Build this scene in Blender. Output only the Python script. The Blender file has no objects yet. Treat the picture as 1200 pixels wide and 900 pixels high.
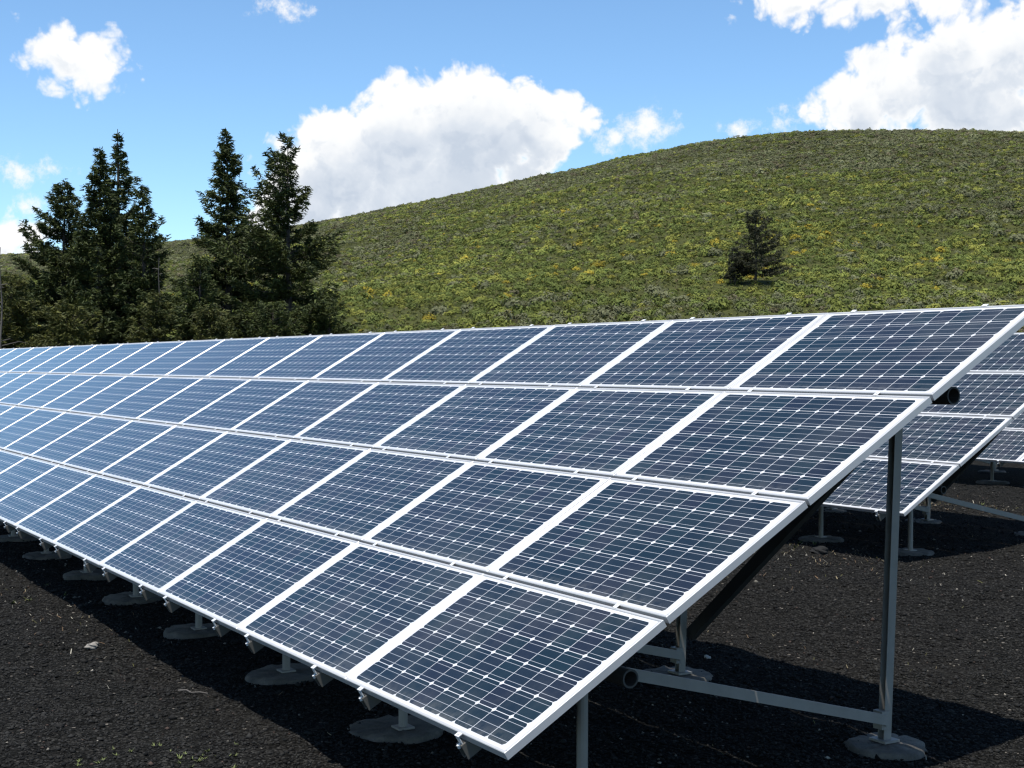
import bpy, math
import numpy as np
from mathutils import Matrix, Vector

R = math.radians
rng = np.random.default_rng(7)
scene = bpy.context.scene
COL = scene.collection

# ------------------------------------------------------------------ noise
_tab = np.random.default_rng(11).random(65536)
def vnoise(x, y, seed=0):
    x = np.asarray(x, float); y = np.asarray(y, float)
    ix = np.floor(x).astype(np.int64); iy = np.floor(y).astype(np.int64)
    fx = x - ix; fy = y - iy
    fx = fx*fx*fx*(fx*(fx*6-15)+10); fy = fy*fy*fy*(fy*(fy*6-15)+10)
    h = lambda a, b: _tab[((a*73856093) ^ (b*19349663) ^ (seed*83492791)) & 65535]
    return ((h(ix, iy)*(1-fx)+h(ix+1, iy)*fx)*(1-fy) + (h(ix, iy+1)*(1-fx)+h(ix+1, iy+1)*fx)*fy)*2-1
def fbm(x, y, octv=4, seed=0):
    s = 0; a = 1; t = 0
    for k in range(octv):
        s = s + a*vnoise(x*2**k, y*2**k, seed+k*7); t += a; a *= .5
    return s/t
def smooth(a, b, x):
    t = np.clip((x-a)/(b-a), 0, 1); return t*t*(3-2*t)

# ------------------------------------------------------------------ mesh helpers
def mesh_np(name, verts, faces, mats, col=None, smooth_shade=False, midx=None):
    """numpy mesh: faces an (M,k) array or list of such arrays; col = per-vertex rgb"""
    if not isinstance(faces, list): faces = [faces]
    faces = [np.asarray(f, np.int32) for f in faces if len(f)]
    me = bpy.data.meshes.new(name)
    verts = np.asarray(verts, np.float32)
    nl = sum(f.size for f in faces); npol = sum(len(f) for f in faces)
    me.vertices.add(len(verts)); me.vertices.foreach_set('co', verts.ravel())
    me.loops.add(nl); me.loops.foreach_set('vertex_index', np.concatenate([f.ravel() for f in faces]))
    tot = np.concatenate([np.full(len(f), f.shape[1], np.int32) for f in faces])
    st = np.concatenate([[0], np.cumsum(tot)[:-1]]).astype(np.int32)
    me.polygons.add(npol); me.polygons.foreach_set('loop_start', st); me.polygons.foreach_set('loop_total', tot)
    if midx is not None: me.polygons.foreach_set('material_index', np.asarray(midx, np.int32))
    if smooth_shade: me.polygons.foreach_set('use_smooth', np.ones(npol, bool))
    for m in (mats if isinstance(mats, (list, tuple)) else [mats]): me.materials.append(m)
    if col is not None:
        ca = me.color_attributes.new('tint', 'FLOAT_COLOR', 'POINT')
        c4 = np.ones((len(verts), 4), np.float32); c4[:, :3] = col
        ca.data.foreach_set('color', c4.ravel())
    me.update(calc_edges=True); me.validate()
    return me

class MB:
    """collects boxes and tubes into one mesh"""
    def __init__(s): s.v = []; s.f = []; s.m = []
    def add(s, verts, faces, m=0):
        o = len(s.v); s.v += [tuple(map(float, p)) for p in verts]
        for f in faces: s.f.append([i+o for i in f]); s.m.append(m)
    def box(s, c, h, rot=None, m=0, bev=0.0):
        hx, hy, hz = h
        if bev <= 0:
            vs = [Vector((x*hx, y*hy, z*hz)) for z in (-1, 1) for y in (-1, 1) for x in (-1, 1)]
            fs = [(0,2,3,1),(4,5,7,6),(0,1,5,4),(2,6,7,3),(0,4,6,2),(1,3,7,5)]
        else:       # box with the four upper edges chamfered
            b = bev; vs = []
            for z, k in ((-hz, 0), (hz-b, 0), (hz, b)):
                vs += [Vector((x*(hx-k), y*(hy-k), z)) for x, y in ((-1,-1),(1,-1),(1,1),(-1,1))]
            fs = [(3,2,1,0),(8,9,10,11)]
            for l in (0, 4):
                for i in range(4):
                    j = (i+1) % 4; fs.append((l+i, l+j, l+4+j, l+4+i))
        if rot is not None: vs = [rot @ p for p in vs]
        s.add([p+Vector(c) for p in vs], fs, m)
    def tube(s, p0, p1, r, n=14, m=0, wall=0.0, r1=None):
        p0, p1 = Vector(p0), Vector(p1); d = (p1-p0).normalized()
        a = d.orthogonal().normalized(); b = d.cross(a); r1 = r if r1 is None else r1
        ring = lambda p, q: [p+(a*math.cos(2*math.pi*i/n)+b*math.sin(2*math.pi*i/n))*q for i in range(n)]
        vs = ring(p0, r)+ring(p1, r1); fs = [(i, (i+1) % n, n+(i+1) % n, n+i) for i in range(n)]
        if wall > 0:
            vs += ring(p0, r-wall)+ring(p1, r1-wall)
            for i in range(n):
                j = (i+1) % n
                fs += [(2*n+j, 2*n+i, 3*n+i, 3*n+j), (j, i, 2*n+i, 2*n+j), (n+i, n+j, 3*n+j, 3*n+i)]
        else:
            fs += [tuple(range(n-1, -1, -1)), tuple(range(n, 2*n))]
        s.add(vs, fs, m)
    def bar(s, p0, p1, w, t, side, m=0):
        """rectangular bar from p0 to p1, t thick along 'side', w wide across"""
        p0, p1 = Vector(p0), Vector(p1); d = (p1-p0).normalized(); sd = Vector(side)
        sd = (sd-d*sd.dot(d)).normalized(); w2 = d.cross(sd)
        rot = Matrix((w2, sd, d)).transposed()
        s.box((p0+p1)/2, (w/2, t/2, (p1-p0).length/2), rot, m)
    def mesh(s, name, mats, smooth_shade=False):
        me = bpy.data.meshes.new(name); me.from_pydata(s.v, [], s.f)
        for m in (mats if isinstance(mats, (list, tuple)) else [mats]): me.materials.append(m)
        me.polygons.foreach_set('material_index', s.m)
        if smooth_shade: me.polygons.foreach_set('use_smooth', [True]*len(s.f))
        me.update(); return me

def link(name, data, parent=None, loc=(0,0,0), rot=None):
    o = bpy.data.objects.new(name, data); COL.objects.link(o)
    o.location = loc
    if rot is not None: o.rotation_euler = rot
    if parent is not None: o.parent = parent
    return o
def tag(o, label=None, cat=None, group=None, kind=None):
    if label: o['label'] = label
    if cat: o['category'] = cat
    if group: o['group'] = group
    if kind: o['kind'] = kind
    return o

# ------------------------------------------------------------------ node helper
class NT:
    def __init__(s, tree): s.t = tree; s.n = tree.nodes; s.l = tree.links
    def new(s, typ, **kw):
        n = s.n.new(typ)
        for k, v in kw.items(): setattr(n, k, v)
        return n
    def put(s, sock, val):
        if isinstance(val, bpy.types.NodeSocket): s.l.new(val, sock)
        elif val is not None: sock.default_value = val
    def math(s, op, a, b=None, c=None, clamp=False):
        n = s.new('ShaderNodeMath', operation=op, use_clamp=clamp)
        for i, v in enumerate((a, b, c)):
            if v is not None: s.put(n.inputs[i], v)
        return n.outputs[0]
    def vec(s, op, a, b=None, scale=None):
        n = s.new('ShaderNodeVectorMath', operation=op)
        s.put(n.inputs[0], a)
        if b is not None: s.put(n.inputs[1], b)
        if scale is not None: s.put(n.inputs['Scale'], scale)
        return n.outputs['Value'] if op in ('DOT_PRODUCT', 'LENGTH') else n.outputs[0]
    def mix(s, f, a, b, blend='MIX'):
        n = s.new('ShaderNodeMix', data_type='RGBA', blend_type=blend)
        s.put(n.inputs[0], f); s.put(n.inputs[6], a); s.put(n.inputs[7], b)
        return n.outputs[2]
    def noise(s, vec, scale, detail=4, rough=.55, lac=2.0):
        n = s.new('ShaderNodeTexNoise'); s.put(n.inputs['Vector'], vec)
        n.inputs['Scale'].default_value = scale; n.inputs['Detail'].default_value = detail
        n.inputs['Roughness'].default_value = rough; n.inputs['Lacunarity'].default_value = lac
        return n.outputs[0]
    def range(s, v, a, b, c=0, d=1, smooth=True):
        n = s.new('ShaderNodeMapRange', interpolation_type='SMOOTHSTEP' if smooth else 'LINEAR')
        for i, q in enumerate((v, a, b, c, d)): s.put(n.inputs[i], q)
        return n.outputs[0]
    def ramp(s, f, stops):
        n = s.new('ShaderNodeValToRGB'); e = n.color_ramp.elements
        while len(e) < len(stops): e.new(.5)
        for q, (p, c) in zip(e, stops): q.position = p; q.color = (*c, 1)
        s.put(n.inputs[0], f); return n.outputs[0]
    def bump(s, h, strength, dist):
        n = s.new('ShaderNodeBump'); n.inputs['Strength'].default_value = strength
        n.inputs['Distance'].default_value = dist; s.put(n.inputs['Height'], h); return n.outputs[0]
def c4(c): return (*c, 1)

def material(name):
    m = bpy.data.materials.new(name); m.use_nodes = True
    t = NT(m.node_tree); b = m.node_tree.nodes['Principled BSDF']
    return m, t, b

# ------------------------------------------------------------------ materials
W, H, GAP = 1.40, 0.826, 0.024
P = H + GAP
TILT = R(30.2); CT, ST = math.cos(TILT), math.sin(TILT)
CLEAR = .49                     # bottom edge above the ground
SLOPE = 4*H + 3*GAP

def mat_cells():
    m, t, b = material('solar_cells')
    tc = t.new('ShaderNodeTexCoord').outputs['Object']
    sp = t.new('ShaderNodeSeparateXYZ'); t.put(sp.inputs[0], tc)
    p = .1296
    u = t.math('DIVIDE', t.math('ADD', sp.outputs[0], 5*p), p)
    v = t.math('DIVIDE', t.math('ADD', sp.outputs[1], 3*p), p)
    fu = t.math('FRACT', u); fv = t.math('FRACT', v)
    cu = t.math('MULTIPLY', t.math('ABSOLUTE', t.math('SUBTRACT', fu, .5)), p)
    cv = t.math('MULTIPLY', t.math('ABSOLUTE', t.math('SUBTRACT', fv, .5)), p)
    half = .0633
    inside = t.math('MULTIPLY', t.math('LESS_THAN', cu, half), t.math('LESS_THAN', cv, half))
    inside = t.math('MULTIPLY', inside, t.math('LESS_THAN', t.math('ADD', cu, cv), 2*half-.0112))
    field = t.math('MULTIPLY', t.math('LESS_THAN', t.math('ABSOLUTE', sp.outputs[0]), 5*p),
                   t.math('LESS_THAN', t.math('ABSOLUTE', sp.outputs[1]), 3*p))
    inside = t.math('MULTIPLY', inside, field)
    # two collector ribbons per cell, running along the length of the module
    bus = t.math('MAXIMUM', t.math('LESS_THAN', t.math('ABSOLUTE', t.math('SUBTRACT', cv, .33*p)), .0010), t.math('LESS_THAN', cv, .0010))
    bus = t.math('MULTIPLY', bus, t.math('LESS_THAN', t.math('ABSOLUTE', sp.outputs[0]), 5*p+.004))
    bus = t.math('MULTIPLY', bus, t.math('LESS_THAN', t.math('ABSOLUTE', sp.outputs[1]), 3*p))
    cell = t.new('ShaderNodeCombineXYZ')
    t.put(cell.inputs[0], t.math('FLOOR', u)); t.put(cell.inputs[1], t.math('FLOOR', v))
    rnd = t.new('ShaderNodeObjectInfo').outputs['Random']
    t.put(cell.inputs[2], t.math('MULTIPLY', rnd, 97.0))
    wn = t.new('ShaderNodeTexWhiteNoise'); t.put(wn.inputs['Vector'], cell.outputs[0])
    tone = t.ramp(wn.outputs['Value'], [(0, (.0035, .011, .013)), (.35, (.005, .010, .015)), (.7, (.010, .0095, .017)), (1, (.005, .015, .018))])
    soft = t.noise(tc, 3.0, 3)
    tone = t.mix(t.math('MULTIPLY', soft, .5), tone, c4((.007, .012, .016)))
    back = t.mix(soft, c4((.57, .57, .57)), c4((.52, .52, .53)))
    colr = t.mix(inside, back, tone)
    colr = t.mix(t.math('MULTIPLY', bus, inside), colr, c4((.33, .34, .36)))
    dn = t.noise(t.vec('ADD', tc, t.new('ShaderNodeObjectInfo').outputs['Location']), 1.7, 6, .68)
    dust = t.math('MULTIPLY', t.range(dn, .38, .75), t.math('MULTIPLY_ADD', rnd, .06, .05))
    edge = t.math('MULTIPLY', t.range(sp.outputs[1], -.30, -.40), t.range(t.noise(tc, 22, 4, .6), .35, .65))
    dust = t.math('MULTIPLY_ADD', edge, .16, dust, clamp=True)
    colr = t.mix(dust, colr, c4((.26, .25, .22)))
    t.put(b.inputs['Base Color'], colr)
    b.inputs['Roughness'].default_value = .45
    b.inputs['Specular IOR Level'].default_value = .0
    b.inputs['Coat Weight'].default_value = 1
    b.inputs['Coat IOR'].default_value = 1.5
    dirt = t.noise(tc, 5.0, 5, .65)
    t.put(b.inputs['Coat Roughness'], t.range(dirt, .3, .75, .035, .10))
    # thin dust film low on each module
    return m

def mat_metal(name, base, rough, metallic, var=.15, scale=9):
    m, t, b = material(name)
    tc = t.new('ShaderNodeTexCoord').outputs['Object']
    n = t.noise(tc, scale, 5, .6)
    t.put(b.inputs['Base Color'], t.mix(n, c4([c*(1-var) for c in base]), c4([min(.95, c*(1+var)) for c in base])))
    t.put(b.inputs['Roughness'], t.range(n, .3, .7, rough-.06, rough+.1))
    b.inputs['Metallic'].default_value = metallic
    return m

def mat_concrete():
    m, t, b = material('concrete')
    tc = t.new('ShaderNodeTexCoord').outputs['Object']
    n = t.noise(tc, 7, 6, .65); n2 = t.noise(tc, 60, 3, .6)
    c = t.ramp(n, [(.3, (.040, .035, .028)), (.5, (.086, .076, .060)), (.7, (.140, .124, .098))])
    c = t.mix(t.math('MULTIPLY', t.range(n2, .55, .7), .6), c, c4((.05, .05, .05)))
    t.put(b.inputs['Base Color'], c); b.inputs['Roughness'].default_value = .9
    t.put(b.inputs['Normal'], t.bump(n2, .5, .01))
    return m

def mat_cinder():
    m, t, b = material('black_cinder')
    tc = t.new('ShaderNodeTexCoord').outputs['Object']
    big = t.noise(tc, .9, 4, .6); mid = t.noise(tc, 9, 4, .6)
    def voro(scale):
        n = t.new('ShaderNodeTexVoronoi'); t.put(n.inputs['Vector'], tc); n.inputs['Scale'].default_value = scale
        return n
    v1 = voro(75); v2 = voro(33)
    s1 = t.new('ShaderNodeSeparateColor'); t.put(s1.inputs[0], v1.outputs['Color'])
    s2 = t.new('ShaderNodeSeparateColor'); t.put(s2.inputs[0], v2.outputs['Color'])
    c = t.ramp(s1.outputs[0], [(0, (.0026, .0026, .0024)), (.5, (.0109, .0106, .0097)), (.85, (.0238, .0231, .0211)), (1, (.0528, .0508, .0462))])
    c = t.mix(t.range(mid, .35, .7), t.mix(.4, c, c4((.004, .004, .0036))), c)
    c = t.mix(t.math('MULTIPLY', t.range(big, .45, .75), .35), c, c4((.018, .0168, .0145)))
    fl = t.math('GREATER_THAN', s2.outputs[1], .985)
    c = t.mix(t.math('MULTIPLY', fl, t.math('LESS_THAN', v2.outputs['Distance'], .35)), c, c4((.14, .125, .105)))
    # beyond the yard the cinder gives way to dry brown earth and grass
    geo = t.new('ShaderNodeNewGeometry').outputs['Position']
    ln = t.vec('LENGTH', t.vec('SUBTRACT', geo, (4.4, -2.6, 0)))
    far = t.range(t.math('ADD', ln, t.math('MULTIPLY', big, 14)), 40, 58)
    dry = t.ramp(t.noise(tc, .35, 6, .6), [(.3, (.066, .050, .030)), (.5, (.085, .072, .033)), (.7, (.050, .056, .02))])
    c = t.mix(far, c, dry)
    t.put(b.inputs['Base Color'], c); b.inputs['Roughness'].default_value = .95
    b.inputs['Specular IOR Level'].default_value = .02
    hgt = t.math('ADD', t.math('MULTIPLY', t.math('SUBTRACT', 1, v1.outputs['Distance']), .35),
                 t.math('ADD', t.math('MULTIPLY', t.math('SUBTRACT', 1, v2.outputs['Distance']), .6), t.math('MULTIPLY', mid, 1.2)))
    t.put(b.inputs['Normal'], t.bump(hgt, 1.0, .022))
    return m

def mat_hill():
    m, t, b = material('hill_grass')
    tc = t.new('ShaderNodeTexCoord').outputs['Object']
    n1 = t.noise(tc, .035, 5, .6); n2 = t.noise(tc, .45, 5, .65); n3 = t.noise(tc, 3.0, 4, .6)
    c = t.ramp(n2, [(.30, (.0310, .0322, .0136)), (.48, (.0484, .0521, .0161)), (.62, (.0651, .0670, .0198)), (.75, (.0651, .0521, .0273))])
    c = t.mix(t.range(n1, .42, .62), c, t.mix(.5, c, c4((.064, .068, .018))))
    c = t.mix(t.math('MULTIPLY', t.range(n3, .4, .7), .6), c, c4((.030, .036, .014)))
    # foot of the hill: brown dry band
    geo = t.new('ShaderNodeNewGeometry').outputs['Position']
    ln = t.vec('LENGTH', t.vec('SUBTRACT', geo, (4.4, -2.6, 0)))
    f = t.range(t.math('ADD', ln, t.math('MULTIPLY', n2, 24)), 70, 92)
    c = t.mix(f, t.ramp(n2, [(.3, (.066, .050, .030)), (.7, (.080, .070, .030))]), c)
    t.put(b.inputs['Base Color'], c); b.inputs['Roughness'].default_value = 1
    b.inputs['Specular IOR Level'].default_value = .1
    t.put(b.inputs['Normal'], t.bump(t.math('ADD', n2, n3), .8, .35))
    return m

def mat_tint(name, rough=.8, spec=.2, var_scale=0, trans=0.0):
    m, t, b = material(name)
    at = t.new('ShaderNodeAttribute'); at.attribute_name = 'tint'
    c = at.outputs['Color']
    if var_scale:
        tc = t.new('ShaderNodeTexCoord').outputs['Object']
        c = t.mix(t.noise(tc, var_scale, 3), t.mix(.35, c, c4((0, 0, 0))), c)
    t.put(b.inputs['Base Color'], c); b.inputs['Roughness'].default_value = rough
    b.inputs['Specular IOR Level'].default_value = spec
    if trans:
        tr = t.new('ShaderNodeBsdfTranslucent'); t.put(tr.inputs[0], c)
        mx = t.new('ShaderNodeMixShader'); mx.inputs[0].default_value = trans
        out = m.node_tree.nodes['Material Output']
        t.l.new(b.outputs[0], mx.inputs[1]); t.l.new(tr.outputs[0], mx.inputs[2]); t.l.new(mx.outputs[0], out.inputs[0])
    return m

def mat_bark():
    m, t, b = material('bark')
    tc = t.new('ShaderNodeTexCoord').outputs['Object']
    mp = t.new('ShaderNodeMapping'); t.put(mp.inputs[0], tc); mp.inputs['Scale'].default_value = (14, 14, 2)
    n = t.noise(mp.outputs[0], 1, 5, .65)
    t.put(b.inputs['Base Color'], t.ramp(n, [(.3, (.035, .026, .02)), (.7, (.11, .088, .07))]))
    b.inputs['Roughness'].default_value = .9
    t.put(b.inputs['Normal'], t.bump(n, .8, .03))
    return m

M_CELLS = mat_cells()
M_FRAME = mat_metal('anodised_frame', (.46, .455, .45), .40, .25, .05, 4)
M_GALV = mat_metal('galvanised_steel', (.235, .218, .190), .55, .15, .22, 14)
M_RAIL = mat_metal('weathered_rail', (.085, .080, .070), .6, .2, .25, 12)
M_BRIGHT = mat_metal('bright_bolt', (.60, .60, .59), .4, .1, .05)
M_PIPE = mat_metal('dull_pipe', (.055, .053, .048), .6, .3, .25, 10)
M_BLACK = mat_metal('black_plastic', (.02, .02, .021), .5, 0, .2)
M_CONC = mat_concrete()
M_CINDER = mat_cinder()
M_HILL = mat_hill()
M_LEAF = mat_tint('conifer_needles', .7, .25, 0, .12)
M_SHRUB = mat_tint('sagebrush_leaves', .85, .1, 0, .15)
M_STONE = mat_tint('stone_chips', .9, .15, 40)
M_STRAW = mat_tint('dry_straw', .8, .2)
M_BARK = mat_bark()
M_DEAD = mat_metal('bleached_wood', (.085, .075, .066), .85, 0, .3, 6)

# ------------------------------------------------------------------ terrain
CAM = np.array([4.3626, -2.6044, 1.8990])
FWD = np.array([-.85636, .51639]); RGT = np.array([.51639, .85636])
# skyline of the hill: bearing from the viewpoint (deg, right positive) and elevation (deg)
RIDGE = np.array([(-75, .6), (-60, 1.2), (-45, 2.4), (-30, 3.3), (-20.03, 4.13), (-16.9, 4.47), (-13.66, 4.81), (-10.33, 5.29), (-7.45, 5.81),
                  (-5.56, 6.21), (-4.18, 6.46), (-2.1, 6.96), (0, 7.41), (1.73, 7.75), (3.11, 8.02), (4.15, 8.28), (5.53, 8.57),
                  (6.9, 8.79), (8.61, 9.02), (10.3, 9.18), (11.97, 9.26), (13.62, 9.24), (16.86, 9.1), (19.99, 8.88), (26, 8.3), (36, 6.6), (50, 3.6), (65, .8), (75, .2)])
R0 = 45.0
def _prof(t):
    p = np.where(t < 1, .6*t+.75*t*t-.35*t**3, 1+1.05*(t-1)-3.2*(t-1)**2)
    return np.where(t < 0, 0, p)
_az = np.linspace(-80, 80, 641)
_el = np.interp(_az, RIDGE[:, 0], RIDGE[:, 1]); _el = np.convolve(np.pad(_el, 6, 'edge'), np.ones(13)/13, 'valid')
_Rr = np.interp(_az, [-80, -20, 0, 12, 22, 80], [620, 520, 390, 340, 320, 300])
_amp = np.zeros_like(_az)
for i, a in enumerate(_az):          # height of the dome so that its skyline stands at that elevation
    rr = np.linspace(R0+2, _Rr[i]*1.3, 500); pp = _prof((rr-R0)/(_Rr[i]-R0))
    _amp[i] = np.min((CAM[2]-.35+rr*math.tan(R(max(_el[i], .05))))[pp > .3]/pp[pp > .3])
def terrain(x, y):
    x = np.asarray(x, float); y = np.asarray(y, float)
    dx = x-CAM[0]; dy = y-CAM[1]
    f = dx*FWD[0]+dy*FWD[1]; s = dx*RGT[0]+dy*RGT[1]
    r = np.hypot(f, s); az = np.degrees(np.arctan2(s, f))
    z = .12*smooth(3.2, 8.5, y)*smooth(80, 20, r)
    near = smooth(60, 25, r)
    z = z + near*(.042*fbm(x*.75, y*.75, 3, 3) + .022*fbm(x*3.1, y*3.1, 3, 9))*np.where((r < 25), 1, .5)
    Rr = np.interp(az, _az, _Rr); amp = np.interp(az, _az, _amp)*smooth(80, 70, np.abs(az))
    t = (r-R0)/(Rr-R0)
    hp = np.maximum(_prof(t), np.where(t > 1.0, .15, 0))
    wob = fbm(x*.02, y*.02, 3, 21)*2.2*smooth(.05, .3, t)*smooth(1.0, .75, t) + fbm(x*.11, y*.11, 3, 5)*.45*smooth(.03, .2, t)
    z = z + (amp*hp + wob*np.clip(amp/40, 0, 1))*(np.abs(az) < 80)
    return z
def tz(x, y): return float(terrain(x, y))

def build_terrain():
    az = np.unique(np.round(np.concatenate([np.arange(-180, -32, 4), np.arange(-32, 32.01, .16), np.arange(32, 180.01, 4)]), 3))
    az = az[az < 179.99]
    r = [.4]
    while r[-1] < 3500: r.append(r[-1]*(1.013 if r[-1] < 60 else (1.02 if r[-1] < 700 else 1.12)))
    r = np.array(r); nA, nR = len(az), len(r)
    A, RR = np.meshgrid(np.radians(az), r, indexing='ij')
    X = CAM[0]+RR*(np.cos(A)*FWD[0]+np.sin(A)*RGT[0]); Y = CAM[1]+RR*(np.cos(A)*FWD[1]+np.sin(A)*RGT[1])
    Z = terrain(X, Y)
    V = np.stack([X, Y, Z], -1).reshape(-1, 3)
    i, j = np.meshgrid(np.arange(nA), np.arange(nR-1), indexing='ij'); i2 = (i+1) % nA
    F = np.stack([i*nR+j, i2*nR+j, i2*nR+j+1, i*nR+j+1], -1).reshape(-1, 4)
    azc = np.degrees(A)[i, j]; rc = RR[i, j]
    split = 52+5*vnoise(azc*.25, azc*0, 4)
    hill = ((rc > split) & (np.abs(azc) < 78) & (rc < 1200)).ravel()
    centre = len(V); V = np.vstack([V, [CAM[0], CAM[1], tz(CAM[0], CAM[1])]])
    cap = np.stack([np.arange(nA)*nR, np.full(nA, centre), ((np.arange(nA)+1) % nA)*nR], -1)
    for nm, sel, mat in (('ground', ~hill, M_CINDER), ('hill', hill, M_HILL)):
        f = F[sel]; fl = [f[:, ::-1]]
        if nm == 'ground': fl.append(cap[:, ::-1] if False else cap)
        used = np.unique(np.concatenate([q.ravel() for q in fl])); re = np.full(len(V), -1); re[used] = np.arange(len(used))
        me = mesh_np(nm, V[used], [re[q] for q in fl], mat, smooth_shade=True)
        o = link(nm, me); tag(o, kind='structure')
build_terrain()

# ------------------------------------------------------------------ solar arrays
def build_panel_meshes():
    hw, hh = W/2-.0015, H/2+.004
    fr = MB(); lip = .013
    fr.box((0, -hh+lip/2, -.0165), (hw, lip/2, .0165), bev=.0025)
    fr.box((0, hh-lip/2, -.0165), (hw, lip/2, .0165), bev=.0025)
    for s in (-1, 1): fr.box((s*(hw-lip/2), 0, -.0165), (lip/2, hh-lip, .0165), bev=.0025)
    frame = fr.mesh('frame', M_FRAME)
    lm = MB()
    a, b = hw-lip, hh-lip
    lm.add([(-a,-b,-.004),(a,-b,-.004),(a,b,-.004),(-a,b,-.004)], [(0,1,2,3)], 0)
    lm.add([(-a,-b,-.010),(a,-b,-.010),(a,b,-.010),(-a,b,-.010)], [(3,2,1,0)], 1)
    for p, q in (((-a,-b),(a,-b)),((a,-b),(a,b)),((a,b),(-a,b)),((-a,b),(-a,-b))):
        lm.add([(*p,-.010),(*q,-.010),(*q,-.004),(*p,-.004)], [(0,1,2,3)], 1)
    glass = lm.mesh('solar_panel', [M_CELLS, M_FRAME])
    return glass, frame
PANEL, FRAME = build_panel_meshes()
SL = Matrix.Rotation(TILT, 3, 'X')       # slope frame: y up the slope, z along the panel normal
def on_slope(x, v, n=0.0):               # local point of an array: x along the row, v up the slope, n off the glass
    q = SL @ Vector((0, v, n)); return Vector((x, q.y, q.z+CLEAR))

def rail_mesh():
    mb = MB(); w, d, th, v0, v1 = .044, .064, .004, -.036, SLOPE-.01
    top = -.0335
    cy, hl = (v0+v1)/2, (v1-v0)/2
    mb.box((0, cy, top-th/2), (w/2, hl, th/2))
    for s in (-1, 1): mb.box((s*(w/2-th/2), cy, top-th-(d-th)/2), (th/2, hl, (d-th)/2))
    for s in (-1, 1): mb.box((s*(w/2-th-.005), cy, top-d+th/2), (.005, hl, th/2))
    for v, s in ((-.016, -1), (SLOPE+.006, 1)):        # end clamps with their bolts
        mb.box((0, v, .0015), (.016, .011, .0015), m=1)
        mb.box((0, v+s*.008, -.019), (.014, .002, .019), m=1)
        if s < 0: mb.tube((0, v, .003), (0, v, .006), .006, 6, m=1)
        mb.tube((0, v+s*.020, -.046), (0, v+s*.020, -.032), .009, 6, m=1)
    for k in (1, 2, 3):
        mb.box((0, k*P-GAP/2, .0010), (.013, .014, .0010), m=1)
        mb.tube((0, k*P-GAP/2, .002), (0, k*P-GAP/2, .0045), .005, 6, m=1)
    mb.v = [tuple(SL @ Vector(p)) for p in mb.v]
    return mb.mesh('rail', [M_RAIL, M_BRIGHT])
RAIL = rail_mesh()

def pad_mesh(seed, r=.27):
    g = np.random.default_rng(seed); n = 40; mb = MB()
    ang = np.linspace(0, 2*np.pi, n, endpoint=False)
    wob = 1+.06*np.interp(ang, np.linspace(0, 2*np.pi, 9), np.append(g.normal(size=8), 0))+.012*g.normal(size=n)
    rows = []
    for rad, z in ((1.03, -.06), (1.02, .030), (.985, .046), (.93, .053), (.5, .056)):
        rows.append([(r*rad*w*math.cos(a), r*rad*w*math.sin(a), z+.004*g.normal()) for a, w in zip(ang, wob)])
    vs = [p for q in rows for p in q]+[(0, 0, .057)]
    fs = []
    for k in range(4):
        for i in range(n): fs.append((k*n+i, k*n+(i+1) % n, (k+1)*n+(i+1) % n, (k+1)*n+i))
    fs += [(4*n+i, 4*n+(i+1) % n, 5*n) for i in range(n)]
    mb.add(vs, fs); return mb.mesh('concrete_footing', M_CONC, True)
PADS = [pad_mesh(s) for s in range(5)]

Y_LOW, Y_TOP = .64, 2.52
def pipe_z(y): return CLEAR + y*ST/CT - .172/CT
def channel(mb, p0, p1, w, d, open_dir, th=.004):
    """C section from p0 to p1, its web away from open_dir"""
    p0, p1 = Vector(p0), Vector(p1); ax = (p1-p0).normalized(); o = Vector(open_dir); o = (o-ax*o.dot(ax)).normalized(); s = ax.cross(o)
    mb.bar(p0-o*(d/2-th/2), p1-o*(d/2-th/2), w, th, o)
    for k in (-1, 1): mb.bar(p0+s*k*(w/2-th/2)+o*th/2, p1+s*k*(w/2-th/2)+o*th/2, th, d-th, o)

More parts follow.
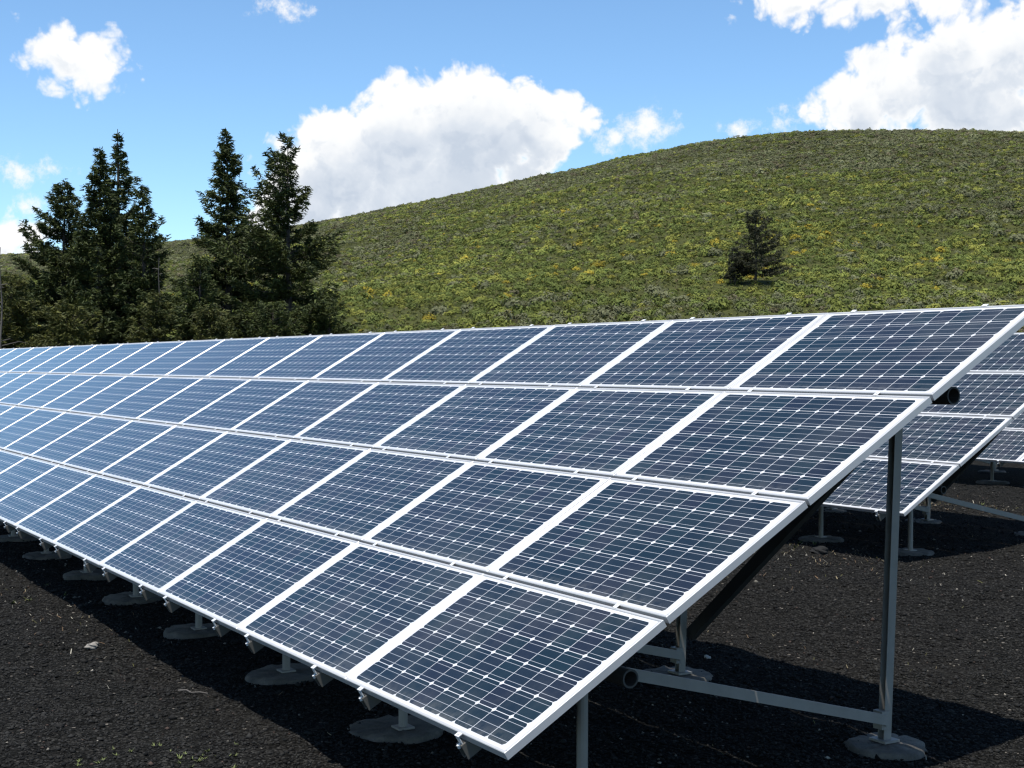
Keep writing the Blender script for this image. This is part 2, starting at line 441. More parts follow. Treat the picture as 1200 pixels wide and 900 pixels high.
def make_array(name, label, ox, oy, oz, ncol, front_x, rear_x, bays, ngap=1.52):
    root = tag(link(name, None, loc=(ox, oy, oz)), label, 'solar array', 'rows of solar panels on the cinder yard')
    gz = lambda x, y: tz(ox+x, oy+y)-oz
    for c in range(ncol):
        for r in range(4):
            p = on_slope(-(c+.5)*W, r*P+H/2)
            jit = rng.normal(size=3)*np.array([.0010, .0010, .0004])
            o = link('solar_panel', PANEL, root, p, (TILT+jit[0], jit[1], jit[2]))
            link('frame', FRAME, o)
        for ru in (.325, 1.21):
            link('rail', RAIL, root, (-(c*W+ru), 0, CLEAR))
    length = ncol*W
    for y, r in ((Y_LOW, .038), (Y_TOP, .043)):
        mb = MB(); z = pipe_z(y)
        mb.tube((-.16 if y > 1 else -.11, y, z), (-length+.05, y, z), r, 20, wall=.008)
        link('purlin_pipe', mb.mesh('purlin_pipe', M_PIPE, False), root)
    lean = .075
    nfr = int((length-.9)/ngap)
    fx = list(front_x); rx = list(rear_x)
    while len(fx) < nfr: fx.append(fx[-1]-ngap)
    while len(rx) < nfr: rx.append(rx[-1]-ngap)
    for i in range(nfr):
        xf, xr = fx[i], rx[i]; yf, yr = .62, 2.60
        zf, zr = gz(xf, yf), gz(xr, yr)
        # front leg, round tube
        mb = MB(); mb.tube((xf, yf, zf+.03), (xf, yf, pipe_z(Y_LOW)-.02), .024, 12)
        mb.box((xf, yf, zf+.040), (.045, .045, .005))
        link('front_leg', mb.mesh('front_leg', M_GALV), root)
        # rear post, open channel with a foot plate
        mb = MB(); zt = pipe_z(Y_TOP)+.02
        channel(mb, (xr, yr, zr+.01), (xr+lean, yr, zt), .048, .045, (-.14, -.99, 0))
        mb.box((xr, yr, zr+.022), (.055, .05, .006))
        mb.box((xr+.01, yr-.032, zr+.13), (.030, .026, .045))
        for q in (-1, 1): mb.tube((xr+.036, yr-.034, zr+.13+q*.02), (xr+.052, yr-.036, zr+.13+q*.02), .009, 6)
        mb.box((xr+lean, yr-.05, zt-.03), (.05, .05, .045))
        link('rear_post', mb.mesh('rear_post', M_GALV), root)
        for (x, y, z) in ((xf, yf, zf), (xr, yr, zr)):
            o = link('concrete_footing', PADS[int(rng.integers(5))], root, (x+rng.normal()*.02, y+rng.normal()*.02, z+(-.022 if y < 1 else -.044)), (0, 0, rng.random()*6.28))
            s = (.87 if y < 1 else .80)+.05*rng.normal(); o.scale = (s, s, 1)
        # sloping brace: foot of the rear post up to the low pipe
        mb = MB(); mb.bar((xr+.04, yr-.02, zr+.13), (xr+.04, Y_LOW+.10, pipe_z(Y_LOW)-.050), .030, .050, (0, 0, 1))
        link('brace', mb.mesh('brace', M_GALV), root)
    for i in bays:          # cross braces between neighbouring rear posts
        mb = MB(); a, b = rx[i], rx[i+1]
        mb.bar((b+.02, 2.66, gz(b, 2.6)+.24), (a-.02, 2.66, pipe_z(Y_TOP)-.12), .07, .045, (0, 1, 0))
        link('cross_brace', mb.mesh('cross_brace', M_PIPE), root)
    # junction box and cable under the end module
    mb = MB(); q = on_slope(-.27, 1.47, -.12)
    mb.box(q, (.055, .05, .03), SL)
    mb.tube(q, on_slope(-1.9, 1.44, -.13), .010, 8)
    link('junction_box', mb.mesh('junction_box', M_BLACK), root)
    return root

make_array('solar_array', 'longest and nearest solar array, four rows of blue-black panels running off along the front', 0, 0, 0, 20,
           [-.42, -2.06, -3.64, -5.28], [-.66, -2.31, -3.88, -5.45], [0, 2, 4, 6], 1.55)
make_array('solar_array', 'solar array just behind the nearest one, its lower end corner and diagonal brace showing', -4.70, 7.02, .064, 6,
           [-.50, -1.72], [-.62, -2.10], [0, 2])
make_array('solar_array', 'farthest solar array, showing only two low panels past the end of the second array', -9.13+4*W, 14.0, .03, 8,
           [-.5, -2.0], [-.62, -2.1], [1])

# ------------------------------------------------------------------ conifers
def conifer(seed, Ht, Rb, tip=.02, dens=1.0, base=.06, tint=(.030, .045, .020), shape=.85, droop=.18, lean=0.0, irregular=.35, gap=.25, light=(.088, .106, .022)):
    """returns trunk mesh and crown arrays; limbs in loose whorls, each with sprays of needles"""
    g = np.random.default_rng(seed); V = []; C = []
    def trunk_pt(z): t = z/Ht; return np.array([lean*t*t*Ht + .05*math.sin(4*t+seed), .04*math.cos(5*t+seed), z])
    tb = MB()
    zs = np.linspace(-.4, Ht*.985, 12); r0 = .018*Ht
    for a, b in zip(zs[:-1], zs[1:]):
        ra = r0*(1-max(a, 0)/Ht)+.012; rb = r0*(1-max(b, 0)/Ht)+.012
        tb.tube(trunk_pt(a), trunk_pt(b), ra, 8, r1=rb)
    z = base*Ht; side = 1+.35*np.sin(np.linspace(0, 2*np.pi, 12, endpoint=False)+g.random()*6)*irregular
    lim = []
    while z < Ht*.985:
        t = z/Ht
        env = Rb*(max(1-t, 0)**shape)*(.72+.28*smooth(0, .25, t))+tip*Ht*.6*(1-t*.5)
        env *= 1+.22*math.sin(t*21+seed*1.7)*irregular
        nb = max(3, int((3+4.5*(1-t))*dens))
        a0 = g.random()*6.28
        for k in range(nb):
            if g.random() < gap*(.15+1.05*t): continue
            a = a0+6.28*k/nb+g.normal()*.35
            sd = side[int((a % 6.283)/6.284*12)]
            ln = env*sd*np.clip(g.normal(.92, .22), .4, 1.45)
            up = .85*t - .12 + g.normal()*.12          # upper limbs rise, lower ones hang
            lim.append((z+g.normal()*.08, a, ln, up))
        z += (.17+.16*(1-t))*(Ht/11)**.5*g.uniform(.7, 1.3)
    for z, a, ln, up in lim:
        if ln < .08: continue
        p0 = trunk_pt(min(z, Ht*.98)); d = np.array([math.cos(a), math.sin(a)])
        pt = lambda s: p0+np.array([d[0]*ln*s, d[1]*ln*s, ln*(up*s-droop*s*(1-s)*1.6+.12*s*s)])
        if ln > .5:
            tb.tube(pt(0), pt(.5), .012+.006*ln, 4, r1=.010+.003*ln); tb.tube(pt(.5), pt(.97), .010+.003*ln, 4, r1=.004)
        ns = max(4, int(ln*16*dens))
        s = np.sort(g.uniform(.12, 1.03, ns)**.8)
        for q in s:
            c = pt(q)+g.normal(size=3)*np.array([.05, .05, .03])
            wdt = (.10+.30*ln*q*(1.12-q)*1.6)
            m = 8
            # side sprays fanning from the limb
            off = g.uniform(-1, 1, m)*wdt
            fw = np.outer(np.abs(off)*.7, d); pr = np.outer(off, np.array([-d[1], d[0]]))
            ctr = c+np.concatenate([fw+pr, (g.normal(size=(m, 1))*.05-np.abs(off)[:, None]*.12)], 1)
            dirv = np.concatenate([np.outer(np.full(m, .8), d)+np.outer(np.sign(off)*.7, np.array([-d[1], d[0]])), g.normal(size=(m, 1))*.30-.05], 1)+g.normal(size=(m, 3))*.38
            dirv /= np.linalg.norm(dirv, axis=1)[:, None]
            L = g.uniform(.10, .24, m)*(.7+.3*Ht/11); wd = L*g.uniform(.22, .42, m)
            sdv = np.cross(dirv, g.normal(size=(m, 3))); sdv /= np.linalg.norm(sdv, axis=1)[:, None]
            V.append(np.stack([ctr-dirv*L[:, None]*.5-sdv*wd[:, None]*.5, ctr-dirv*L[:, None]*.5+sdv*wd[:, None]*.5, ctr+dirv*L[:, None]*.6+sdv*wd[:, None]*.15, ctr+dirv*L[:, None]*.6-sdv*wd[:, None]*.15], 1))
            mixv = np.clip(g.normal(.40, .28), 0, 1)
            cc = np.array(tint)*(1-mixv)+np.array(light)*mixv
            C.append(np.repeat((cc[None]*.72*g.uniform(.7, 1.35, (m, 1)))[:, None], 4, 1))
    V = np.concatenate(V).reshape(-1, 3); C = np.concatenate(C).reshape(-1, 3)
    F = np.arange(len(V)).reshape(-1, 4)
    return tb.mesh('trunk', M_BARK), mesh_np('crown', V, F, M_LEAF, C)

def plant_tree(name, label, x, y, zt, Rb, seed, group=None, cat='tree', **kw):
    z0 = tz(x, y); Ht = zt-z0
    tr, cr = conifer(seed, Ht, Rb, **kw)
    root = tag(link(name, None, loc=(x, y, z0)), label, cat, group)
    root.rotation_euler = (0, 0, 0)
    link('trunk', tr, root); link('crown', cr, root)
    return root

G = 'conifers beyond the solar arrays'
DK = (.030, .045, .014); MD = (.040, .055, .016); LT = (.095, .115, .024)
plant_tree('conifer_tree', 'rounded dark conifer at the outer edge of the tight clump of tall conifers', -59.84, 12.71, 10.13, 2.6, 1, G, tint=DK, shape=.80, dens=1.25, gap=.10)
plant_tree('conifer_tree', 'dense upright dark conifer standing between the rounded conifer and the tallest one', -57.54, 13.66, 11.55, 2.55, 2, G, tint=DK, shape=1.12, dens=1.15, gap=.12, tip=.012)
plant_tree('conifer_tree', 'tallest dark conifer of the tight clump, with a ragged leaning pointed top', -61.2, 15.45, 13.0, 2.75, 3, G, tint=DK, shape=1.22, dens=1.15, gap=.18, lean=.006, tip=.012, irregular=.6)
plant_tree('conifer_tree', 'shorter dark conifer with a jagged side, between the tallest conifer and the open gap', -56.08, 15.15, 9.73, 1.8, 4, G, tint=DK, shape=.80, dens=1.05, gap=.22, tip=.013)
plant_tree('conifer_tree', 'slender spire-shaped conifer standing against clear blue sky beside the gap', -56.85, 19.25, 12.6, 2.5, 5, G, tint=MD, shape=1.0, dens=1.25, gap=.17, irregular=.7, tip=.014)
plant_tree('conifer_tree', 'broad conifer with open upper limbs against the big white cloud', -53.11, 20.66, 11.89, 3.2, 6, G, tint=MD, shape=.92, dens=1.15, gap=.22, irregular=.95, tip=.018)
plant_tree('conifer_sapling', 'bushy young conifer in front of the slender spire conifer', -51.6, 16.2, 6.3, 1.45, 7, G, tint=MD, light=LT, shape=.6, dens=1.1, gap=.1, base=.03)
plant_tree('conifer_sapling', 'low yellow-green bushy conifer at the foot of the rounded conifer, by the bare snag', -54.45, 9.27, 5.38, 1.6, 8, G, tint=(.052, .062, .016), light=(.135, .135, .026), shape=.5, dens=1.15, gap=.08, base=.02)
plant_tree('conifer_sapling', 'small light green conifer filling the gap between the two groups of tall conifers', -51.5, 14.35, 4.6, 1.25, 9, G, tint=(.048, .058, .016), light=(.120, .125, .026), shape=.55, dens=1.1, gap=.08, base=.02)
plant_tree('conifer_sapling', 'low bright green bush-like conifer under the dense upright conifer', -51.3, 10.7, 4.2, 1.35, 10, G, tint=(.052, .062, .016), light=(.135, .135, .026), shape=.45, dens=1.1, gap=.05, base=.02)
plant_tree('conifer_sapling', 'low leafy young conifer under the slender spire conifer', -49.2, 15.75, 4.1, 1.15, 11, G, tint=(.048, .058, .016), light=(.118, .120, .026), shape=.45, dens=1.1, gap=.05, base=.02)
plant_tree('conifer_sapling', 'dark young conifer pressed against the foot of the broad conifer', -49.6, 18.6, 4.3, 1.5, 12, G, tint=MD, shape=.5, dens=1.1, gap=.08, base=.02)
plant_tree('conifer_sapling', 'low shaggy young conifer at the open hillside edge of the broad conifer', -51.0, 21.7, 4.5, 1.3, 13, G, tint=MD, light=LT, shape=.55, dens=1.0, gap=.15, base=.02)
plant_tree('juniper_tree', 'lone dark conical tree on the open hillside', -71.2, 62.9, 12.7, 2.0, 24, None, tint=(.030, .034, .018), light=(.070, .068, .030), shape=.72, dens=1.0, gap=.22, base=.15, irregular=.9)
plant_tree('juniper_tree', 'short dark tree close beside the lone conical tree on the hillside', -72.0, 61.75, 10.0, .95, 22, None, tint=(.020, .024, .015), light=(.04, .042, .024), shape=.6, dens=1.0, gap=.3, base=.15)

def snag(x, y, zt, seed, label):
    g = np.random.default_rng(seed); z0 = tz(x, y); Ht = zt-z0
    root = tag(link('dead_tree', None, loc=(x, y, z0)), label, 'dead tree')
    mb = MB(); pts = [Vector((.06*math.sin(k*.9), .05*math.cos(k*1.3), Ht*k/8-.2*(k == 0))) for k in range(9)]
    for k in range(8): mb.tube(pts[k], pts[k+1], .048*(1-k/8.3)+.010, 8, r1=.048*(1-(k+1)/8.3)+.010)
    link('trunk', mb.mesh('trunk', M_DEAD), root)
    for k in range(9):
        z = Ht*g.uniform(.3, .93); a = g.random()*6.28; l = g.uniform(.25, .8)*(1.2-z/Ht)
        p = Vector((0, 0, z)); q = p+Vector((math.cos(a)*l, math.sin(a)*l, l*.25)); e = q+Vector((math.cos(a+.5)*l*.5, math.sin(a+.5)*l*.5, -l*.1))
        mb = MB(); mb.tube(p, q, .022, 5, r1=.014); mb.tube(q, e, .014, 5, r1=.005)
        link('branch', mb.mesh('branch', M_DEAD), root)
snag(-52.54, 8.55, 6.42, 31, 'thin bare dark grey snag beside the yellow-green bushy conifer')
snag(-52.9, 14.9, 6.3, 32, 'thin grey dead tree with bare branches beside the short jagged conifer')

# ------------------------------------------------------------------ sagebrush on the hill
def bush_unit(seed, n, size):
    """leafy dome of n small cards, unit radius"""
    g = np.random.default_rng(seed)
    d = g.normal(size=(n, 3)); d[:, 2] = np.abs(d[:, 2]); d /= np.linalg.norm(d, axis=1)[:, None]
    rad = g.uniform(.78, 1.0, n)*(1+.25*np.sin(d[:, 0]*5+seed)*np.cos(d[:, 1]*4+seed*2))
    c = d*rad[:, None]*np.array([1, 1, .84])
    nrm = d+g.normal(size=(n, 3))*.30; nrm /= np.linalg.norm(nrm, axis=1)[:, None]
    t = np.cross(nrm, g.normal(size=(n, 3))); t /= np.linalg.norm(t, axis=1)[:, None]
    s = np.cross(nrm, t)
    L = size*g.uniform(.7, 1.3, n)[:, None]
    tri = np.stack([c-t*L*.5-s*L*.35, c-t*L*.4+s*L*.35, c+t*L*.6], 1)
    lum = g.uniform(.85, 1.15, n)
    return tri, lum
UN = [bush_unit(k, 170, .29) for k in range(6)]
UF = [bush_unit(k+50, 64, .42) for k in range(6)]
PAL = np.array([(.1328, .1353, .0721), (.1082, .1148, .0558), (.1049, .1262, .0344), (.1476, .1640, .0393), (.1886, .1902, .0427), (.1107, .0968, .0573), (.2788, .2213, .0328)])
def bush_colour(g, n, x, y):
    z = fbm(x*.022, y*.022, 3, 41)+.35*fbm(x*.1, y*.1, 2, 43)
    pal = np.zeros((n, 3)); u = g.random(n)
    rr = np.hypot(x-CAM[0], y-CAM[1]); band = smooth(90, 98, rr)*smooth(165, 115, rr)
    z = z+.45*band-.10-.40*smooth(96, 84, rr)-.22*smooth(180, 300, rr)
    green = np.clip(.55+1.1*z, .10, .95)
    idx = np.where(u < green, np.where(g.random(n) < .5, 2, np.where(g.random(n) < .55, 3, 4)), np.where(g.random(n) < .45, 0, np.where(g.random(n) < .7, 1, 5)))
    yel = (g.random(n) < np.clip(.003+.06*z, 0, .05)); idx = np.where(yel, 6, idx)
    return PAL[idx]*g.uniform(.85, 1.4, (n, 1))*(1+.30*fbm(x*.03, y*.03, 3, 91)+.22*fbm(x*.14, y*.14, 2, 93))[:, None]
def scatter_bushes():
    g = np.random.default_rng(99); N = 170000
    # uniform over the sector
    r = np.sqrt(g.uniform(62**2, 560**2, N)); a = np.radians(g.uniform(-24, 24, N))
    keep_p = np.clip(1.25*np.where(r < 140, 1.0, np.where(r < 260, .85, .6)), 0, 1)
    k = g.random(N) < keep_p; r, a = r[k], a[k]
    x = CAM[0]+r*(np.cos(a)*FWD[0]+np.sin(a)*RGT[0]); y = CAM[1]+r*(np.cos(a)*FWD[1]+np.sin(a)*RGT[1])
    Rr = np.interp(np.degrees(a), _az, _Rr)
    dn = .5+.5*fbm(x*.08, y*.08, 3, 61)
    k = (r < Rr*1.08) & (g.random(len(r)) < -.05+1.75*dn)
    x, y, r, a = x[k], y[k], r[k], a[k]
    z = terrain(x, y); n = len(x)
    s = np.clip(g.lognormal(-.97, .34, n), .18, .9)*np.where(r > 220, 1.15, 1.0)
    col = bush_colour(g, n, x, y)
    return x, y, z, r, a, s, col
bx, by, bz, br, ba, bs, bc = scatter_bushes()
# the shrubs that show largest: seen over the top edge of the arrays, at the foot of the hill
vis = (bz+bs*.7-CAM[2])/br > np.interp(np.degrees(ba), [-20, -8, 5, 20], [.013, .024, .034, .044])
score = np.where(vis & (np.degrees(ba) > -9) & (np.abs(np.degrees(ba)) < 20.5), bs/br, 0)
big = np.argsort(-score)[:240]
def bush_cols(lum, c): return np.repeat(lum[:, None]*np.ones(3), 3, 0)*c
VARI = []
for k, (tri, lum) in enumerate(UN):
    for q in range(3):
        c = PAL[[0, 2, 3][q]]; v = tri.reshape(-1, 3)
        VARI.append(mesh_np('sagebrush_shrub', v, np.arange(len(v)).reshape(-1, 3), M_SHRUB, bush_cols(lum, c)))
for i in big:
    o = link('sagebrush_shrub', VARI[int(rng.integers(len(VARI)))], None, (bx[i], by[i], bz[i]-.05), (0, 0, rng.random()*6.28))
    o.scale = (bs[i], bs[i], bs[i]*rng.uniform(.8, 1.15))
    tag(o, 'low rounded sagebrush shrub among many like it near the foot of the hill', 'shrub', 'sagebrush shrubs near the foot of the hill')
rest = np.setdiff1d(np.arange(len(bx)), big)
def bush_mass():
    VV = []; CC = []; g = np.random.default_rng(5)
    for units, sel in ((UN, rest[br[rest] < 130]), (UF, rest[br[rest] >= 130])):
        var = g.integers(0, 6, len(sel))
        for k in range(6):
            q = sel[var == k]; tri, lum = units[k]; t = tri.reshape(-1, 3)
            ang = g.random(len(q))*6.28; ca, sa = np.cos(ang), np.sin(ang)
            v = np.empty((len(q), len(t), 3), np.float32)
            v[..., 0] = (t[None, :, 0]*ca[:, None]-t[None, :, 1]*sa[:, None])*bs[q, None]+bx[q, None]
            v[..., 1] = (t[None, :, 0]*sa[:, None]+t[None, :, 1]*ca[:, None])*bs[q, None]+by[q, None]
            v[..., 2] = t[None, :, 2]*(bs[q]*g.uniform(.8, 1.15, len(q)))[:, None]+bz[q, None]-.05
            c = np.repeat(lum, 3)[None, :, None]*bc[q][:, None, :]
            VV.append(v.reshape(-1, 3)); CC.append(c.reshape(-1, 3))
    V = np.concatenate(VV); C = np.concatenate(CC)
    o = link('sagebrush', mesh_np('sagebrush', V, np.arange(len(V)).reshape(-1, 3), M_SHRUB, C))
    tag(o, 'sagebrush and grass clumps covering the whole hillside', 'sagebrush', kind='stuff')
bush_mass()
def grass_tufts():
    g = np.random.default_rng(44); N = 150000
    r = np.sqrt(g.uniform(64**2, 330**2, N)); a = np.radians(g.uniform(-23, 23, N))
    k = (g.random(N) < np.where(r < 150, 1.0, .55)) & (r < np.interp(np.degrees(a), _az, _Rr)); r, a = r[k], a[k]; n = len(r)
    x = CAM[0]+r*(np.cos(a)*FWD[0]+np.sin(a)*RGT[0]); y = CAM[1]+r*(np.cos(a)*FWD[1]+np.sin(a)*RGT[1]); z = terrain(x, y)
    size = g.uniform(.08, .18, n)*np.where(r < 150, 1, 1.35); m = 8
    tri, lum = bush_unit(77, m, .95); t = tri.reshape(-1, 3); ang = g.random(n)*6.28; ca, sa = np.cos(ang), np.sin(ang)
    v = np.empty((n, 3*m, 3), np.float32)
    v[..., 0] = (t[None, :, 0]*ca[:, None]-t[None, :, 1]*sa[:, None])*size[:, None]+x[:, None]
    v[..., 1] = (t[None, :, 0]*sa[:, None]+t[None, :, 1]*ca[:, None])*size[:, None]+y[:, None]
    v[..., 2] = t[None, :, 2]*size[:, None]+z[:, None]-.01
    c = np.array([(.1080, .1195, .0317), (.1368, .1404, .0360), (.0864, .0994, .0302), (.1188, .1022, .0475)])[g.choice(4, n, p=[.42, .26, .22, .10])]*g.uniform(.7, 1.3, (n, 1))
    c = np.repeat(lum, 3)[None, :, None]*c[:, None, :]
    o = link('grass', mesh_np('grass', v.reshape(-1, 3), np.arange(n*3*m).reshape(-1, 3), M_SHRUB, c.reshape(-1, 3)))
    tag(o, 'yellow-green grass tufts between the sagebrush on the hillside', 'grass', kind='stuff')
grass_tufts()

# ------------------------------------------------------------------ small stuff on the cinder
def octa(n, g, size, flat=.7):
    b = np.array([(1,0,0),(-1,0,0),(0,1,0),(0,-1,0),(0,0,1),(0,0,-1)], float)
    v = b[None]*g.uniform(.6, 1.3, (n, 6, 1))+g.normal(size=(n, 6, 3))*.15
    v[..., 2] *= flat; ang = g.random(n)*6.28; ca, sa = np.cos(ang)[:, None], np.sin(ang)[:, None]
    x = v[..., 0]*ca-v[..., 1]*sa; y = v[..., 0]*sa+v[..., 1]*ca
    v = np.stack([x, y, v[..., 2]], -1)*size[:, None, None]
    f = np.array([(0,2,4),(2,1,4),(1,3,4),(3,0,4),(2,0,5),(1,2,5),(3,1,5),(0,3,5)])
    return v, f
def scatter_xy(g, n, rmin=2.8, rmax=22):
    r = np.exp(g.uniform(math.log(rmin), math.log(rmax), n)); a = np.radians(g.uniform(-24, 26, n))
    return CAM[0]+r*(np.cos(a)*FWD[0]+np.sin(a)*RGT[0]), CAM[1]+r*(np.cos(a)*FWD[1]+np.sin(a)*RGT[1]), r
def gravel():
    g = np.random.default_rng(3); n = 170000
    x, y, r = scatter_xy(g, n)
    size = np.clip(g.lognormal(-5.05, .40, n), .003, .022)*(r/6)**.35
    col = np.array([.0142, .0137, .0126])[None]*g.uniform(.3, 2.2, (n, 1))
    lt = g.random(n) < .005+.018*smooth(.1, .6, fbm(x*.5, y*.5, 3, 77)); col[lt] = np.array([.22, .20, .165])*g.uniform(.5, 1.5, (lt.sum(), 1))
    red = g.random(n) < .012; col[red] = np.array([.060, .042, .034])*g.uniform(.6, 1.3, (red.sum(), 1))
    v, f = octa(n, g, size)
    v += np.stack([x, y, terrain(x, y)+size*.25], -1)[:, None]
    F = (f[None]+(np.arange(n)*6)[:, None, None]).reshape(-1, 3)
    o = link('gravel', mesh_np('gravel', v.reshape(-1, 3), F, M_STONE, np.repeat(col, 6, 0)))
    tag(o, 'loose black cinder gravel with pale chips', 'gravel', kind='stuff')
gravel()
def litter():
    g = np.random.default_rng(8)
    xs = []; ys = []
    x, y, r = scatter_xy(g, 120); xs.append(x); ys.append(y)
    for (cx, cy, sx, sy, n) in ((-6.9, 6.9, 1.2, .35, 700), (-5.4, 5.9, 1.0, .8, 160), (-8.2, 11.2, 1.0, .5, 800), (-2.3, 3.6, .8, .4, 40), (-6.9, -.25, 1.2, .2, 160)):
        xs.append(cx+g.normal(size=n)*sx); ys.append(cy+g.normal(size=n)*sy)
    x = np.concatenate(xs); y = np.concatenate(ys); n = len(x)
    L = np.clip(g.lognormal(-4.05, .45, n), .010, .05); a = g.random(n)*6.28; el = g.normal(size=n)*.35
    d = np.stack([np.cos(a)*np.cos(el), np.sin(a)*np.cos(el), np.abs(np.sin(el))], -1); s = np.stack([-np.sin(a), np.cos(a), g.normal(size=n)*.3], -1)
    c = np.stack([x, y, terrain(x, y)+.008], -1); w = L*.2
    V = np.stack([c-d*L[:, None]/2-s*w[:, None]/2, c-d*L[:, None]/2+s*w[:, None]/2, c+d*L[:, None]/2+s*w[:, None]/3+np.array([0, 0, .01]), c+d*L[:, None]/2-s*w[:, None]/3+np.array([0, 0, .01])], 1)
    col = np.array([(.22, .18, .11), (.26, .24, .19), (.14, .09, .05), (.11, .105, .035)])[g.integers(0, 4, n)]*g.uniform(.6, 1.2, (n, 1))
    o = link('dry_grass', mesh_np('dry_grass', V.reshape(-1, 3), np.arange(n*4).reshape(-1, 4), M_STRAW, np.repeat(col, 4, 0)))
    tag(o, 'flecks of dry grass and straw lying on the cinder', 'dry grass', kind='stuff')
litter()
def weeds():
    g = np.random.default_rng(12); V = []; C = []
    for (cx, cy, n) in ((-2.36, -.86, 7), (-2.2, -.50, 10), (-2.05, -.38, 10), (-6.9, 7.0, 12), (-8.0, 11.1, 10), (-7.9, -.1, 8)):
        for k in range(n):
            p = np.array([cx, cy])+g.normal(size=2)*(.09 if cx > -3 else .5); z = tz(*p)
            for j in range(9):
                a = g.random()*6.28; l = g.uniform(.010, .030)*(1 if cx > -3 else 2.0); d = np.array([math.cos(a), math.sin(a), g.uniform(.3, 1.2)]); d /= np.linalg.norm(d)
                s = np.array([-math.sin(a), math.cos(a), 0])*l*.16; b = np.array([*p, z])
                V += [b-s, b+s, b+d*l+s*.2]; C += [np.array((.12, .14, .05))*g.uniform(.6, 1.2)]*3
    V = np.array(V); o = link('weeds', mesh_np('weeds', V, np.arange(len(V)).reshape(-1, 3), M_STRAW, np.array(C)))
    tag(o, 'small pale green weeds sprouting through the cinder', 'weeds', kind='stuff')
weeds()
def stone(x, y, size, colr, label, seed):
    g = np.random.default_rng(seed)
    import bmesh
    bm = bmesh.new(); bmesh.ops.create_icosphere(bm, subdivisions=3, radius=1)
    for v in bm.verts:
        c = v.co; k = 1+.22*math.sin(3*c.x+seed)*math.cos(2.5*c.y+seed)+.10*math.sin(7*c.z+5*c.x)+.03*g.normal()
        v.co = Vector((c.x*k*1.2, c.y*k*.85, c.z*k*.62))*size
    me = bpy.data.meshes.new('stone'); bm.to_mesh(me); bm.free()
    ca = me.color_attributes.new('tint', 'FLOAT_COLOR', 'POINT')
    ca.data.foreach_set('color', np.tile([*colr, 1], len(me.vertices)).astype(np.float32)); me.materials.append(M_STONE)
    tag(link('stone', me, None, (x, y, tz(x, y)+size*.3), (0, 0, seed)), label, 'stone')
stone(-5.71, 6.95, .075, (.02, .02, .02), 'black lump of lava rock lying before the second array', 1)
stone(-5.15, -.16, .040, (.26, .24, .21), 'pale stone on the sunlit cinder in front of the longest array', 2)
stone(-2.62, 3.06, .022, (.42, .40, .36), 'small white stone at the edge of the shade behind the longest array', 3)
def twig(x, y, L, a, label):
    mb = MB(); z = tz(x, y)+.012; d = Vector((math.cos(a), math.sin(a), 0)); n = Vector((-d.y, d.x, 0))
    p = [Vector((x, y, z))+d*(L*(k/4-.5))+n*(.012*math.sin(k*2.1))+Vector((0, 0, .006*(k % 2))) for k in range(5)]
    for k in range(4): mb.tube(p[k], p[k+1], .005-.0006*k, 6, r1=.0044-.0006*k)
    tag(link('twig', mb.mesh('twig', M_DEAD)), label, 'twig')
twig(-3.45, -.03, .20, R(35), 'thin bent twig on the sunlit cinder near the shade edge')

# ------------------------------------------------------------------ sky
SUN = Vector((.185, -.26, 1)).normalized()
SUN_EL = math.asin(SUN.z); SUN_ROT = math.atan2(SUN.x, SUN.y)
CUM = [(-1.58, 9.54, 3.31, 2.61), (-4.7, 9.01, 2.95, 2.6), (-6.93, 7.79, 2.42, 2.59), (0.68, 9.55, 1.92, 2.26), (0.4, 7.9, 1.7, 1.6), (2.59, 9.95, 1.11, 0.84), (-8.3, 6.6, 2.1, 2.0), (-9.0, 7.4, 1.6, 1.8), (-9.6, 6.2, 1.4, 1.5), (-2.79, 6.82, 5.22, 2.09),
       (-18.45, 12.15, 1.26, 0.86), (-17.7, 11.95, 1.7, 1.05), (-17.0, 11.3, 1.7, .9), (-17.04, 11.74, 1.6, 1.17), (-16.24, 11.25, 1.0, 0.74), (-19.5, 4.9, 1.6, 1.2), (-18.63, 5.41, 0.53, 0.46),
       (13.95, 9.95, 2.03, 1.76), (15.57, 10.84, 2.18, 1.85), (17.48, 11.38, 2.49, 1.99), (19.51, 11.88, 1.97, 2.46), (18.12, 9.75, 3.97, 1.66),
       (11.6, 14.35, 2.2, 1.2), (14.3, 14.1, 2.4, 1.25), (17.15, 13.9, 1.9, .95), (17.6, 12.6, 1.6, 1.2), (21.79, 11.71, 2.59, 2.91)]
WIS = [(5.36, 9.52, 0.97, 0.62), (4.08, 9.03, 0.63, 0.49), (-9.04, 14.01, 0.83, 0.41), (-19.03, 7.53, 0.79, 0.3), (-18.88, 6.18, 0.3, 0.23), (11.04, 9.52, 0.75, 0.44), (9.05, 9.54, 0.31, 0.14)]

